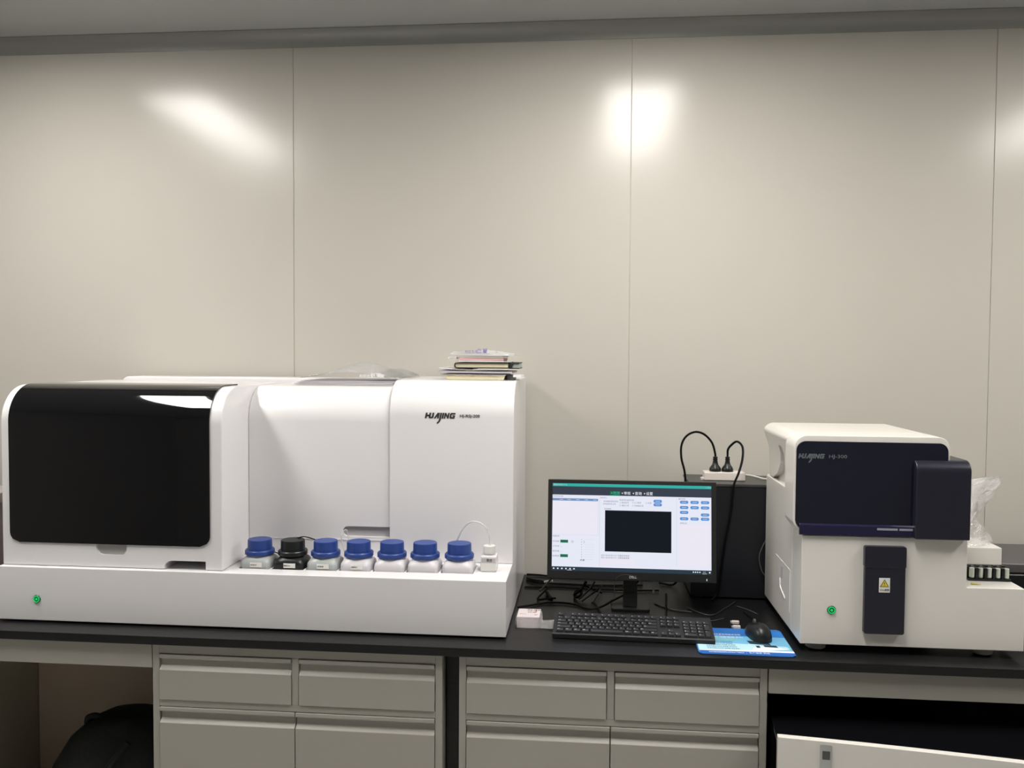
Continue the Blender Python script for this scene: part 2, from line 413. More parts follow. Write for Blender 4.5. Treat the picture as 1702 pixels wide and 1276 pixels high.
# logo
def brand_logo(bm, mtx, h, mi=0):
    sh = .22; t = nb()
    def st(pts):
        prism(t, [(x + z * sh, z) for x, z in pts], 'y', -.012, .012)
    st([(0, 0), (.32, 0), (.32, .34), (.70, .34), (.70, .66), (.32, .66), (.32, 1), (0, 1)])                # H left bar and crossbar
    st([(.64, .25), (.70, .08), (.84, 0), (1.24, 0), (1.42, .08), (1.50, .25), (1.50, 1), (1.18, 1), (1.18, .36), (1.12, .28), (1.02, .28), (.96, .36), (.96, 1), (.64, 1)])  # U
    st([(1.56, 0), (1.90, 0), (2.04, .28), (2.14, .28), (2.14, 0), (2.46, 0), (2.46, 1), (2.06, 1)])        # A
    st([(2.54, 1), (2.86, 1), (2.86, -.30), (2.80, -.58), (2.62, -.80), (2.38, -.96), (2.26, -.70), (2.42, -.54), (2.50, -.36), (2.54, -.1)])  # big j
    st([(2.94, 0), (3.24, 0), (3.24, 1), (2.94, 1)])                                                       # I
    st([(3.32, 0), (3.60, 0), (3.60, .55), (3.86, .10), (3.96, 0), (4.20, 0), (4.20, 1), (3.92, 1), (3.92, .45), (3.64, .9), (3.54, 1), (3.32, 1)])  # N
    st([(4.44, 0), (5.20, 0), (5.20, .58), (4.74, .58), (4.74, .42), (4.92, .42), (4.92, .28), (4.64, .28), (4.58, .34), (4.58, .66), (4.64, .72), (5.22, .72), (5.20, 1), (4.44, 1), (4.30, .86), (4.30, .14)])  # G
    merge(bm, t, mi, mtx @ Matrix.Scale(h, 4))
b = nb(); brand_logo(b, Matrix.Translation((-.624, -.4945, 1.3915)), .0172)
text(b, 'HJ-RSJ-200', .0118, FRONT(-.519, -.4946, 1.396), width=.060, off=.0002)
part('logo', b, m_ink, A)
def power_button(parent, x, y, z, r=.011):
    F2 = Matrix.Translation((x, y, z)) @ Matrix.Rotation(PI / 2, 4, 'X')
    o = part('power_button', lathe(nb(), [(r * .98, 0), (r * 1.05, .0015), (r * .92, .0035), (r * .6, .0032)], mtx=F2, n=32), m_greend, parent)
    b = nb()
    lathe(b, [(r * .62, .0026), (r * .86, .0026), (r * .86, .0046), (r * .62, .0046), (r * .60, .0026)], mtx=F2.copy(), n=32)
    lathe(b, [(r * .18, .003), (r * .32, .003), (r * .32, .0042), (r * .18, .0042)], mtx=F2.copy(), n=20)
    part('light_ring', b, m_green, o, root=parent); return o
power_button(A, -1.721, -.6902, .869)
for x in (-1.70, -.62):
    for y in (-.62, -.10):
        part('foot', lathe(nb(), [(.022, 0), (.022, .0062)], (x, y, WT)), m_blackp, A)

# ---------------------------------------------------------------- reagent bottles standing in the ledge
def bottle(i, x, y, cap, body, lab_m, txt, label):
    zb = LZ - .0745; hw = .0445; cy = y + hw + .0005
    t = thing('reagent_bottle', label, 'bottle', (x, cy, zb), 0, 'reagent bottles in the analyzer ledge')
    b = nb(); u = nb()
    # square body that shoulders into a round neck
    n = 32; rings = []
    def sq(z, s, e):
        out = []
        for k in range(n):
            a = 2 * PI * k / n + PI / n; c_, s_ = math.cos(a), math.sin(a)
            q = (abs(c_) ** e + abs(s_) ** e) ** (-1 / e); out.append(u.verts.new((x + c_ * q * s, cy + s_ * q * s, zb + z)))
        return out
    for z, s, e in ((0, hw - .003, 9), (.003, hw, 9), (.085, hw, 9), (.093, hw - .001, 8), (.100, hw - .005, 5), (.105, hw - .009, 3), (.1085, .034, 2), (.116, .033, 2)):
        rings.append(sq(z, s, e))
    for a, c in zip(rings, rings[1:]):
        for k in range(n): u.faces.new((a[k], a[(k + 1) % n], c[(k + 1) % n], c[k]))
    u.faces.new(rings[0][::-1]); u.faces.new(rings[-1]); bmesh.ops.recalc_face_normals(u, faces=u.faces[:]); merge(b, u)
    part('body', b, body, t)
    b = nb(); z0 = LZ + .034 - zb
    lathe(b, [(.0405, z0), (.0425, z0 + .001), (.0425, z0 + .011), (.0405, z0 + .0135), (.035, z0 + .0140), (.0345, z0 + .040), (.0335, z0 + .0425), (.031, z0 + .0432)], (x, cy, zb), n=40)
    part('cap', b, cap, t)
    if txt:
        b = box(nb(), x - .012, x + .0245 - .012 + .01, y - .0008, y + .001, LZ + .004, LZ + .017, mi=0)
        text(b, txt, .0052, FRONT(x - .0105, y - .0009, LZ + .0085), mi=1, width=.018)
        part('label', b, [m_label, m_ink], t)
    return t
names = [('清洗液 001', m_bottleg), ('酶促发 001', m_blackp), ('稀释液', m_bottleg), ('冲洗缓冲液 01', m_bottle), ('', m_bottle), ('', m_bottle), ('', m_bottle)]
labs = ['blue-capped reagent bottle at the left end of the ledge, beside the loading block',
        'all-black reagent bottle with a white label on the ledge',
        'blue-capped reagent bottle just right of the black bottle',
        'blue-capped bottle in front of the grey opening, with the rightmost label in the row',
        'unlabelled blue-capped bottle next right of the last labelled bottle',
        'unlabelled blue-capped bottle, second from the right end of the large bottles',
        'unlabelled blue-capped bottle nearest the small tubed bottle']
BT = []
for i, (x, y) in enumerate(zip(bot_x, by0)):
    BT.append(bottle(i, x, y, m_blackp if i == 1 else m_blue, names[i][1], None, names[i][0], labs[i]))
CT = LZ + .077
# thin tubes leaving the bottles
part('tube', tube(nb(), [(-1.062, -.574, .998), (-1.048, -.572, .993), (-1.038, -.570, .990)], .0016, 6), m_cable, BT[0])
part('tube', tube(nb(), [(-.995, -.568, CT - .002), (-.975, -.566, CT + .004), (-.955, -.562, CT + .001), (-.935, -.552, CT - .010), (-.925, -.54, CT - .03)], .0018, 6), m_cable, BT[1])
part('tube', tube(nb(), [(-.858, -.51, LZ + .002), (-.872, -.52, 1.03), (-.866, -.515, 1.052), (-.855, -.51, 1.045), (-.851, -.505, LZ + .002)], .0015, 6), m_tube, BT[2])
# small bottle with a looped tube
sx, sy = -.4185, -.572
t = thing('small_bottle', 'small milky bottle with a looped clear tube at the ledge end', 'bottle', (sx, sy, LZ))
b = nb(); box(b, sx - .0235, sx + .0235, sy - .0235, sy + .0235, LZ + .0005, LZ + .046, b=.004, seg=3)
lathe(b, [(.016, LZ + .04), (.015, LZ + .052)], (sx, sy, 0), n=24)
part('body', b, m_bottles, t)
part('cap', lathe(nb(), [(.0175, 0), (.018, .001), (.018, .020), (.0165, .0222), (.008, .0225)], (sx, sy, LZ + .050), n=28), m_bottles, t)
b = box(nb(), sx - .020, sx + .020, sy - .0243, sy - .0225, LZ + .029, LZ + .040)
text(b, '废液', .0085, FRONT(sx - .006, sy - .0245, LZ + .0315), mi=1)
part('label', b, [m_labelgr, m_ink], t)
part('tube', tube(nb(), [(sx + .002, sy, LZ + .071), (sx, sy, 1.06), (-.428, sy, 1.083), (-.448, -.565, 1.096), (-.474, -.558, 1.097), (-.497, -.55, 1.078), (-.515, -.535, 1.045), (-.53, -.515, 1.005), (-.533, -.508, .975), (-.533, -.507, LZ + .003)], .0028, 8), m_tube, t)

# ================================================================ THINGS ON TOP OF THE LEFT ANALYZER
def wavy_sheet(x0, x1, y0, y1, z, amp, nx=26, ny=12, seed=1, th=.0012, zf=None):
    rnd = random.Random(seed); ph = [(rnd.uniform(8, 40), rnd.uniform(8, 40), rnd.uniform(0, 6)) for _ in range(6)]
    t = nb(); g = []; g2 = []
    for i in range(nx + 1):
        a = []; a2 = []
        for j in range(ny + 1):
            x = x0 + (x1 - x0) * i / nx; y = y0 + (y1 - y0) * j / ny
            h = sum(math.sin(p[0] * x + p[1] * y + p[2]) for p in ph) / 6
            zz = z + (zf(i / nx, j / ny) if zf else 0) + amp * (h + 1)
            ex = amp * .8 * math.sin(30 * y + seed)
            a.append(t.verts.new((x + ex, y + amp * .6 * h, zz + th))); a2.append(t.verts.new((x + ex, y + amp * .6 * h, zz)))
        g.append(a); g2.append(a2)
    for G, fl in ((g, 1), (g2, 0)):
        for a, c in zip(G, G[1:]):
            for j in range(ny):
                f = (a[j], a[j + 1], c[j + 1], c[j]); t.faces.new(f[::-1] if fl else f)
    for i in range(nx):
        t.faces.new((g[i][0], g[i + 1][0], g2[i + 1][0], g2[i][0])); t.faces.new((g[i][ny], g2[i][ny], g2[i + 1][ny], g[i + 1][ny]))
    for j in range(ny):
        t.faces.new((g[0][j], g2[0][j], g2[0][j + 1], g[0][j + 1])); t.faces.new((g[nx][j], g[nx][j + 1], g2[nx][j + 1], g2[nx][j]))
    bmesh.ops.recalc_face_normals(t, faces=t.faces[:]); return t
RT = 1.503; MT = 1.481
# stack of books and papers
t = thing('booklet', 'cream-edged booklet at the bottom of the stack on the analyzer', 'book', (-.48, -.29, RT), 0)
b = prism(nb(), [(-.592, RT + .0156), (-.575, RT + .001), (-.40, RT + .001), (-.395, RT + .0156)], 'y', -.375, -.20, bev=.001); part('pages', b, m_cream, t)
part('cover', box(nb(), -.600, -.392, -.38, -.195, RT + .0158, RT + .0176, b=.0005), m_paper, t)
t = thing('notepad', 'small dark-edged pad with white wrinkled wrap beside the cream booklet', 'notepad', (-.37, -.29, RT))
part('pages', box(nb(), -.391, -.372, -.365, -.25, RT + .0005, RT + .016, b=.001), m_greyd, t)
part('wrapper', wavy_sheet(-.371, -.346, -.375, -.26, RT + .001, .006, nx=10, seed=5, th=.008), m_paper, t)
t = thing('paper_bundle', 'crumpled grey and white paper bundle with a torn left end in the stack', 'papers', (-.48, -.29, RT + .018))
part('grey_sheets', wavy_sheet(-.604, -.372, -.385, -.22, RT + .0195, .0022, seed=3, th=.006, zf=lambda u, v: .006 * max(0, .3 - u)), m_paperg, t)
part('white_sheets', wavy_sheet(-.600, -.50, -.38, -.23, RT + .030, .0018, seed=9, th=.002, zf=lambda u, v: .004 * (1 - u)), m_paper, t)
nz = RT + .0365
t = thing('notebook', 'black-covered notebook with cream pages in the stack', 'notebook', (-.46, -.30, nz))
b = nb(); prism(b, [(y_, z_) for y_, z_ in []] or rr(-.553, -.385, nz, nz + .018, (.007, .001, .001, .007)), 'y', -.388, -.24, bev=.0006)
cutb = prism(nb(), rr(-.5495, -.370, nz + .003, nz + .0155, (.005, 0, 0, .005)), 'y', -.40, -.23)
b = cut(b, [cutb]); part('cover', b, m_leather, t)
part('pages', prism(nb(), rr(-.5490, -.3865, nz + .0032, nz + .0153, (.0045, 0, 0, .0045)), 'y', -.384, -.244), m_cream, t)
t = thing('notebook', 'dark-covered notebook with pale green pages poking out behind the black one', 'notebook', (-.365, -.29, nz))
b = nb(); box(b, -.3845, -.352, -.372, -.25, nz - .001, nz + .002, b=.0005); box(b, -.3845, -.352, -.372, -.25, nz + .016, nz + .019, b=.0005)
tube(b, [(-.383, -.374, nz + .004), (-.376, -.378, nz + .012), (-.371, -.374, nz + .018)], .0048, 8, 4)
part('cover', b, m_leather, t)
part('pages', box(nb(), -.3835, -.353, -.368, -.255, nz + .002, nz + .016), m_sage, t)
pz = nz + .0205
t = thing('pink_form_pad', 'pad of pink and white forms inside the top plastic bag', 'papers', (-.46, -.30, pz))
part('pink_sheets', wavy_sheet(-.540, -.400, -.378, -.26, pz + .003, .0012, seed=4, th=.007), m_pink, t)
part('cover_sheets', wavy_sheet(-.543, -.398, -.379, -.26, pz + .0125, .0010, seed=16, th=.004), m_paper, t)
part('white_sheets', wavy_sheet(-.540, -.400, -.382, -.26, pz - .0005, .0008, seed=6, th=.0028), m_paper, t)
t = thing('plastic_bag', 'printed clear plastic bag lying on top of the book stack', 'plastic bag', (-.46, -.30, pz))
b = nb(); merge(b, wavy_sheet(-.566, -.368, -.386, -.235, pz + .0175, .0042, nx=46, ny=20, seed=8, th=.006, zf=lambda u, v: .012 * v * (1 - abs(2 * u - .9)) - .012 * max(0, u - .75)), 0)
merge(b, wavy_sheet(-.572, -.549, -.388, -.30, pz + .004, .004, nx=16, ny=10, seed=18, th=.006), 0)
for (x, s, sz) in ((-.520, '检验专用', .010), (-.484, '血凝', .017), (-.464, '管', .012), (-.424, '35', .006)):
    text(b, s, sz, Matrix.Translation((x, -.387, pz + .0275)) @ Matrix.Rotation(1.2, 4, 'X'), mi=1)
part('film', b, [m_film2, m_purple], t)
# papers in a large clear bag on the middle cover
t = thing('paper_sheaf', 'flat sheaf of white papers on top of the middle cover', 'papers', (-.92, -.28, MT))
b = nb()
for k in range(6):
    s = wavy_sheet(-1.083 + .004 * k, -.752 - .003 * (k % 3), -.345 + .003 * k, -.14, MT + .001 + .0022 * k, .0004, nx=16, ny=6, seed=20 + k, th=.0014)
    merge(b, s, k % 2)
part('sheets', b, [m_paper, m_paperg], t)
t = thing('plastic_bag', 'crumpled clear plastic bag over the sheaf of papers', 'plastic bag', (-.85, -.28, MT))
hump = lambda u, v: .004 + .047 * math.sin(PI * min(1, u * .9 + .06)) ** 1.1 * (0.35 + .65 * v) * (.55 + .45 * math.sin(3.1 * u))
b = nb(); merge(b, wavy_sheet(-1.06, -.735, -.33, -.135, MT + .0135, .0045, nx=64, ny=26, seed=14, th=.0015, zf=hump), 0)
for (x, s, sz) in ((-.868, '检验报告', .012), (-.832, '结果', .018), (-.80, '单', .014)):
    text(b, s, sz, Matrix.Translation((x, -.334, MT + .026)) @ Matrix.Rotation(1.2, 4, 'X'), mi=1)
part('film', b, [m_film3, m_paper], t)
merge_b = wavy_sheet(-.86, -.712, -.30, -.16, MT + .0235, .0045, nx=30, ny=14, seed=31, th=.0015, zf=lambda u, v: .022 * math.sin(PI * u) * v)
part('bag_end', merge_b, m_film3, t)

# ================================================================ MONITOR
MX, MY, MZ = -.0045, -.40, 1.05
t = thing('monitor', 'black monitor showing white analyzer software window', 'monitor', (MX, -.37, WT))
tiltm = Matrix.Translation((MX, MY, 1.05)) @ Matrix.Rotation(math.radians(-7), 4, 'X')
W2, Zb, Zt = .2545, -.150, .151
b = nb(); box(b, -W2, W2, 0, .018, Zb, Zt, b=.002)
b = cut(b, [box(nb(), -W2 + .0135, W2 - .0145, -.01, .0025, Zb + .0245, Zt - .0115)])
prism(b, rr(-.19, .19, Zb + .03, Zt - .03, .02), 'y', .0178, .045, bev=.012, seg=3)
bmesh.ops.transform(b, matrix=tiltm, verts=b.verts); part('housing', b, m_blackm, t)
X0, X1, Z0, Z1 = -W2 + .0138, W2 - .0148, Zb + .0248, Zt - .0118
Wd, Hd = X1 - X0, Z1 - Z0
EC = dict(bg=((.86, .88, 1.0), .92), teal=((.05, .50, .44), .85), bar=((.050, .060, .085), .9), blk=((.012, .015, .022), .8), blue=((.12, .33, .76), .85), hdr=((.20, .35, .62), .85), pink=((.91, .87, .98), .92), grn=((.02, .20, .10), .8), txt=((.22, .22, .28), .8), wht=((.95, .97, 1.0), .95), tb=((.035, .06, .085), .8), lt=((.74, .75, .84), .85), tealt=((.10, .55, .45), .8))
keys = list(EC); em = [glow('screen_' + k, *EC[k]) for k in keys]
b = nb()
def q(x0, x1, v0, v1, k, lvl=1):       # u,v in 0..1 from the top left of the picture
    y = -.0003 * lvl + .0022
    vs = [b.verts.new((X0 + u * Wd, y, Z1 - v * Hd)) for u, v in ((x0, v0), (x0, v1), (x1, v1), (x1, v0))]
    f = b.faces.new(vs[::1]); f.material_index = keys.index(k)
def pill(x0, x1, v0, v1, k='blue'):
    q(x0 + .004, x1 - .004, v0, v1, k, 3); q(x0, x1, v0 + .006, v1 - .006, k, 3); q(x0 + .012, x1 - .012, (v0 + v1) / 2 - .003, (v0 + v1) / 2 + .003, 'lt', 4)
def stext(s, x, v, h, k, w=None):
    text(b, s, h * Hd, Matrix.Translation((X0 + x * Wd, .0006, Z1 - v * Hd)) @ Matrix.Rotation(PI / 2, 4, 'X'), mi=keys.index(k), ext=0, width=w)
q(0, 1, 0, 1, 'bg', 0)
q(0, 1, 0, .034, 'teal'); q(0, 1, .034, .132, 'bar'); q(0, 1, .955, 1, 'tb')
stext('凝血分析仪 V1.0', .005, .024, .022, 'lt'); stext('— □ ×', .962, .024, .022, 'lt')
q(.365, .425, .082, .132, 'grn', 2)
stext('检测', .385, .115, .040, 'tealt'); stext('审核', .452, .115, .040, 'wht'); stext('查询', .522, .115, .040, 'wht'); stext('设置', .592, .115, .040, 'wht')
for k_, u in enumerate((.373, .44, .51, .58)): q(u, u + .006, .095, .107, 'tealt' if k_ == 0 else 'wht', 3)
stext('样本信息列表', .003, .157, .020, 'txt'); q(0, .29, .172, .200, 'hdr')
for u in (.045, .095, .15, .205, .26): q(u, u + .022, .183, .189, 'lt', 2)
q(0, .287, .200, .575, 'pink'); q(.29, .2915, .20, .58, 'lt'); q(0, .29, .590, .592, 'lt')
stext('仪器状态', .003, .615, .020, 'txt')
for k_, (v, s) in enumerate(((.665, '试剂温度'), (.720, '工作状态'), (.777, '清洗液量'), (.832, '废液桶满'))):
    stext(s, .003, v + .01, .020, 'txt')
for v in (.650, .815): q(.053, .102, v, v + .033, 'grn', 2)
stext('O', .122, .680, .034, 'txt'); stext('正常', .05, .735, .017, 'lt'); stext('正常', .05, .790, .017, 'lt'); stext('--', .12, .835, .02, 'lt')
for k_ in range(9):
    v = .640 + .028 * k_; q(.187, .190, v, v + .008, 'txt', 2)
    if k_ != 1: q(.205, .265, v + .002, v + .004, 'lt', 2)
q(.203, .205, .655, .685, 'txt', 2); q(.200, .206, .866, .886, 'txt', 2); stext('确定', .178, .885, .022, 'txt')
stext('样本录入', .305, .165, .020, 'txt')
for u, v, s in ((.325, .205, '样本编号起始号码'), (.322, .235, '样本编号终止号'), (.425, .187, '检验项目选择列表'), (.425, .217, '○ 凝血四项'), (.425, .250, '○ 凝血七项'), (.505, .215, '○ D二聚体'), (.505, .250, '○ 纤维蛋白原'), (.590, .215, '○ 抗凝')):
    stext(s, u, v, .021, 'txt')
pill(.640, .692, .168, .203); pill(.640, .692, .208, .243)
stext('检测曲线', .330, .290, .020, 'txt')
q(.335, .752, .300, .770, 'blk', 2); q(.300, .302, .15, .95, 'lt'); q(.783, .7845, .15, .92, 'lt')
stext('2021-06-04 09:12:27 仪器自检完成', .312, .822, .022, 'txt'); stext('2021-06-04 09:12:31 仪器准备就绪', .312, .848, .022, 'txt'); q(.312, .525, .853, .915, 'pink')
stext('操作控制', .795, .160, .020, 'txt')
for u in (.805, .870, .935): pill(u, u + .052, .172, .206); pill(u, u + .052, .232, .266); pill(u, u + .052, .360, .394)
pill(.805, .857, .288, .322); pill(.935, .987, .312, .346)
stext('系统日志', .805, .435, .020, 'txt'); q(.800, .990, .445, .905, 'pink')
for u in (.008, .034, .06, .086, .112, .137): q(u, u + .009, .971, .985, 'wht', 2)
q(.098, .128, .991, .996, 'lt', 2)
for u in (.885, .898, .911, .925): q(u, u + .007, .970, .983, 'wht', 2)
stext('9:12', .948, .979, .016, 'wht'); stext('2021/6/4', .944, .996, .014, 'wht'); q(.985, .994, .970, .985, 'wht', 2)
bmesh.ops.transform(b, matrix=tiltm, verts=b.verts)
part('screen', b, em, t)
b = nb(); text(b, 'DELL', .0105, Matrix.Translation((-.0055, -.0004, Zb + .0075)) @ Matrix.Rotation(PI / 2, 4, 'X'), off=.0002, width=.022); bmesh.ops.transform(b, matrix=tiltm, verts=b.verts)
part('logo', b, mat('silver_print', (.6, .6, .6), .4), t)
b = nb(); box(b, .225, .2265, -.0006, .001, Zb + .006, Zb + .012); bmesh.ops.transform(b, matrix=tiltm, verts=b.verts)
part('power_light', b, glow('white_led', (.9, .95, 1), 1.2), t)
part('stand_neck', prism(nb(), [(-.385, WT + .012), (-.355, .93), (-.35, 1.09), (-.325, 1.09), (-.33, .93), (-.355, WT + .012)], 'x', -.025, .017, bev=.003), m_blackp, t)
part('stand_base', prism(nb(), rr(-.062, .055, -.400, -.290, .010), 'z', WT + .0005, WT + .009, bev=.002), m_blackp, t)
# paper tag hanging under the monitor
tg = thing('paper_tag', 'small pale tag hanging below the monitor', 'tag', (.068, -.36, .86))
part('strap', tube(nb(), [(.073, -.352, .895), (.070, -.36, .885), (.068, -.362, .880)], .0008, 6), m_cablew, tg)
part('label', box(nb(), .0645, .0705, -.3625, -.3615, .848, .880), m_labelgr, tg)

# ================================================================ KEYBOARD
KX0, KX1, KYF, KYB = -.229, .211, -.668, -.540
kb_ang = -.022
t = thing('keyboard', 'full-size black keyboard with white legends in front of the monitor', 'keyboard', (-.009, -.606, WT), kb_ang)
L = .442; D = .130
sl = .020 / D
b = nb(); prism(b, [(-D / 2, .002), (-D / 2, .014), (-D / 2 + .004, .0165), (D / 2 - .003, .0165 + sl * (D - .007)), (D / 2, .0155 + sl * D), (D / 2, .012), (D / 2 - .012, .010)], 'x', -L / 2, L / 2, bev=.0012, seg=2, ang=.4)
part('case', b, m_blackm, t, local=True)
part('foot', box(nb(), -.20, -.17, D / 2 - .02, D / 2 - .01, 0, .015), m_blackp, t, local=True)
part('foot', box(nb(), .17, .20, D / 2 - .02, D / 2 - .01, 0, .015), m_blackp, t, local=True)
U = .0188
key_mesh = {}
def keycap(wu, du=1.0):
    k_ = (round(wu, 2), du)
    if k_ not in key_mesh:
        b = nb(); hw = wu * U / 2 - .0011; hd = du * .0178 / 2 - .0010; u = nb()
        lo = [(-hw, -hd), (hw, -hd), (hw, hd), (-hw, hd)]; hi = [(-hw + .0018, -hd + .0016), (hw - .0018, -hd + .0016), (hw - .0018, hd - .0010), (-hw + .0018, hd - .0010)]
        A_ = [u.verts.new((*p_, 0)) for p_ in lo]; B_ = [u.verts.new((*p_, .0052)) for p_ in hi]
        u.faces.new(A_[::-1]); u.faces.new(B_)
        for i_ in range(4): u.faces.new((A_[i_], A_[(i_ + 1) % 4], B_[(i_ + 1) % 4], B_[i_]))
        bevel(u, .0007, 2); merge(b, u)
        if wu < 5:
            box(b, -hw + .0032, -hw + .0062, hd - .0060, hd - .0036, .0052, .00535, mi=1)
            if wu > 1.2: box(b, -hw + .0068, -hw + .0098, hd - .0060, hd - .0036, .0052, .00535, mi=1)
        key_mesh[k_] = b
        o_ = finish('key', b, [m_key, mat('key_legend', (.42, .42, .42), .5)]) if not key_mesh.get('m') else finish('key', b, key_mesh['m'])
        key_mesh['m'] = list(o_.data.materials); key_mesh[k_] = o_.data; bpy.data.objects.remove(o_)
    return key_mesh[k_]
rowy = [-.0515, -.0337, -.0159, .0019, .0197, .0415]
keys_l = []
def row(r, x, ws, du=1.0, dy=0):
    for w_ in ws:
        if w_ < 0: x += -w_ * U; continue
        keys_l.append((x + w_ * U / 2, rowy[r] + dy, w_, du)); x += w_ * U
xm = -L / 2 + .0085
row(5, xm, [1, -1, 1, 1, 1, 1, -.5, 1, 1, 1, 1, -.5, 1, 1, 1, 1]); row(4, xm, [1] * 13 + [2]); row(3, xm, [1.5] + [1] * 12 + [1.5])
row(2, xm, [1.75] + [1] * 11 + [2.25]); row(1, xm, [2.25] + [1] * 10 + [2.75]); row(0, xm, [1.25, 1.25, 1.25, 1.25, 5, 1.25, 1.25, 1.25, 1.25])
xn = xm + 15 * U + .006
row(5, xn, [1, 1, 1]); row(4, xn, [1, 1, 1]); row(3, xn, [1, 1, 1]); row(1, xn, [-1, 1]); row(0, xn, [1, 1, 1])
xp = xn + 3 * U + .006
row(4, xp, [1, 1, 1, 1]); row(3, xp, [1, 1, 1]); row(2, xp, [1, 1, 1]); row(1, xp, [1, 1, 1]); row(0, xp, [2, 1])
row(2, xp + 3 * U, [1], 2, .0089); row(0, xp + 3 * U, [1], 2, .0089)
keys_l.sort(key=lambda k_: k_[1])
rest = nb()
sa = math.atan(sl)
for i_, (x, y, w_, du) in enumerate(keys_l):
    zz = .0163 + sl * (y + D / 2); me = keycap(w_, du)
    if i_ < 100:
        o = bpy.data.objects.new('key', me); C.objects.link(o); o.parent = t; o.location = (x, y, zz); o.rotation_euler = (sa, 0, 0)
    else:
        u = nb(); u.from_mesh(me); merge(rest, u, None, Matrix.Translation((x, y, zz)) @ Matrix.Rotation(sa, 4, 'X'))
if len(rest.verts):
    o = part('keys', rest, key_mesh['m'], t, local=True); o['kind'] = 'stuff'

# ================================================================ MOUSE PAD, MOUSE, RECEIVERS
PZ = WT + .0004
t = thing('mouse_pad', 'blue printed mouse pad under the mouse and keyboard corner', 'mouse pad', (.285, -.635, WT), 0)
P = [(.166, -.744), (.398, -.745), (.409, -.735), (.411, -.545), (.402, -.533), (.176, -.533), (.163, -.545), (.158, -.733)]
PM = dict(base=(.03, .16, .50), sky=(.17, .47, .72), pale=(.45, .70, .78), white=(.75, .82, .86), navy=(.012, .11, .45), olive=(.42, .46, .12), dark=(.02, .04, .06), tx=(.72, .80, .86), green=(.05, .22, .16), lime=(.45, .62, .18), deep=(.02, .20, .60), dtx=(.08, .20, .38))
pk = list(PM); pmats = [mat('pad_' + k, PM[k], .45, noise=.03) for k in pk]
b = nb(); prism(b, P, 'z', PZ, PZ + .0028, bev=.0004, seg=1, mi=pk.index('base'))
def pq(pts, k, l):
    f = b.faces.new([b.verts.new((x, y, PZ + .0028 + .00012 * l)) for x, y in pts]); f.material_index = pk.index(k)
    f.normal_update()
    if f.normal.z < 0: f.normal_flip()
pq([(.1615, -.72), (.409, -.72), (.4095, -.60), (.163, -.60)], 'sky', 1)
pq([(.162, -.718), (.33, -.718), (.33, -.665), (.163, -.655)], 'pale', 2)
pq([(.330, -.60), (.409, -.60), (.4095, -.555), (.345, -.535)], 'deep', 2)
pq([(.290, -.705), (.405, -.705), (.40, -.675), (.30, -.66)], 'pale', 2.5)
pq([(.300, -.712), (.405, -.700), (.36, -.675), (.315, -.680)], 'white', 3)
pq([(.162, -.722), (.409, -.722), (.409, -.710), (.30, -.709), (.162, -.7135)], 'white', 4)
pq([(.162, -.7145), (.30, -.7105), (.162, -.7115)], 'olive', 5)
pq([(.330, -.7095), (.409, -.700), (.409, -.6965), (.355, -.7065)], 'green', 5)
pq([(.1625, -.7415), (.408, -.7415), (.409, -.722), (.162, -.722)], 'navy', 5)
pq([(.305, -.660), (.36, -.665), (.355, -.645), (.300, -.635)], 'dark', 6); pq([(.318, -.690), (.328, -.690), (.327, -.674), (.317, -.674)], 'dark', 6); pq([(.340, -.682), (.375, -.685), (.372, -.668), (.338, -.668)], 'dark', 6)
def ptext(s, x, y, sz, k, wd): text(b, s, sz, FLAT(x, y, PZ + .0036), mi=pk.index(k), ext=.0001, width=wd)
ptext('北京华晶生物技术有限', .205, -.595, .0125, 'tx', .086); ptext('产品 凝血 检测 系列', .207, -.617, .0130, 'tx', .086)
ptext('凝血分析 专业品质', .211, -.636, .0120, 'lime', .060)
for k_, (y, w_) in enumerate(((-.652, .075), (-.666, .073), (-.679, .078), (-.692, .080), (-.705, .085))):
    ptext('全自动凝血分析仪 血流变 检测系统', .185, y, .0075, 'dtx', w_)
ptext('北京华晶生物技术有限公司研发生产销售服务', .185, -.736, .0090, 'tx', .092); ptext('|  客户服务 热线', .282, -.736, .011, 'tx', .06)
part('pad', b, pmats, t)
# mouse
t = thing('mouse', 'black optical mouse on the blue pad', 'mouse', (.339, -.598, PZ + .0042), math.radians(8))
b = nb(); u = nb(); nr, ns = 12, 28; rings = []
for i_ in range(nr):
    a = PI / 2 * i_ / (nr - 1) * .98; row_ = []
    for k_ in range(ns):
        th = 2 * PI * k_ / ns; ex, ey = math.cos(th), math.sin(th)
        r_ = (abs(ex) ** 2.5 + abs(ey) ** 2.5) ** (-1 / 2.5)
        row_.append(u.verts.new((.031 * ex * r_ * math.cos(a) ** .75, .056 * ey * r_ * math.cos(a) ** .75, .038 * math.sin(a) ** .9 * (1 - .12 * ey))))
    rings.append(row_)
for a, c in zip(rings, rings[1:]):
    for k_ in range(ns): u.faces.new((a[k_], a[(k_ + 1) % ns], c[(k_ + 1) % ns], c[k_]))
u.faces.new(rings[0][::-1]); u.faces.new(rings[-1]); bmesh.ops.recalc_face_normals(u, faces=u.faces[:]); merge(b, u)
part('shell', b, m_blackp, t, local=True)
part('scroll_wheel', lathe(nb(), [(.006, -.003), (.0075, -.002), (.0075, .002), (.006, .003)], mtx=Matrix.Translation((0, .034, .031)) @ Matrix.Rotation(PI / 2, 4, 'Y'), n=20), m_greyd, t, local=True)
part('cable', tube(nb(), [(0, .052, .010), (.004, .075, .006), (.018, .10, .0), (.035, .15, -.001), (.03, .22, -.001)], .0016, 6), m_cable, t, local=True)
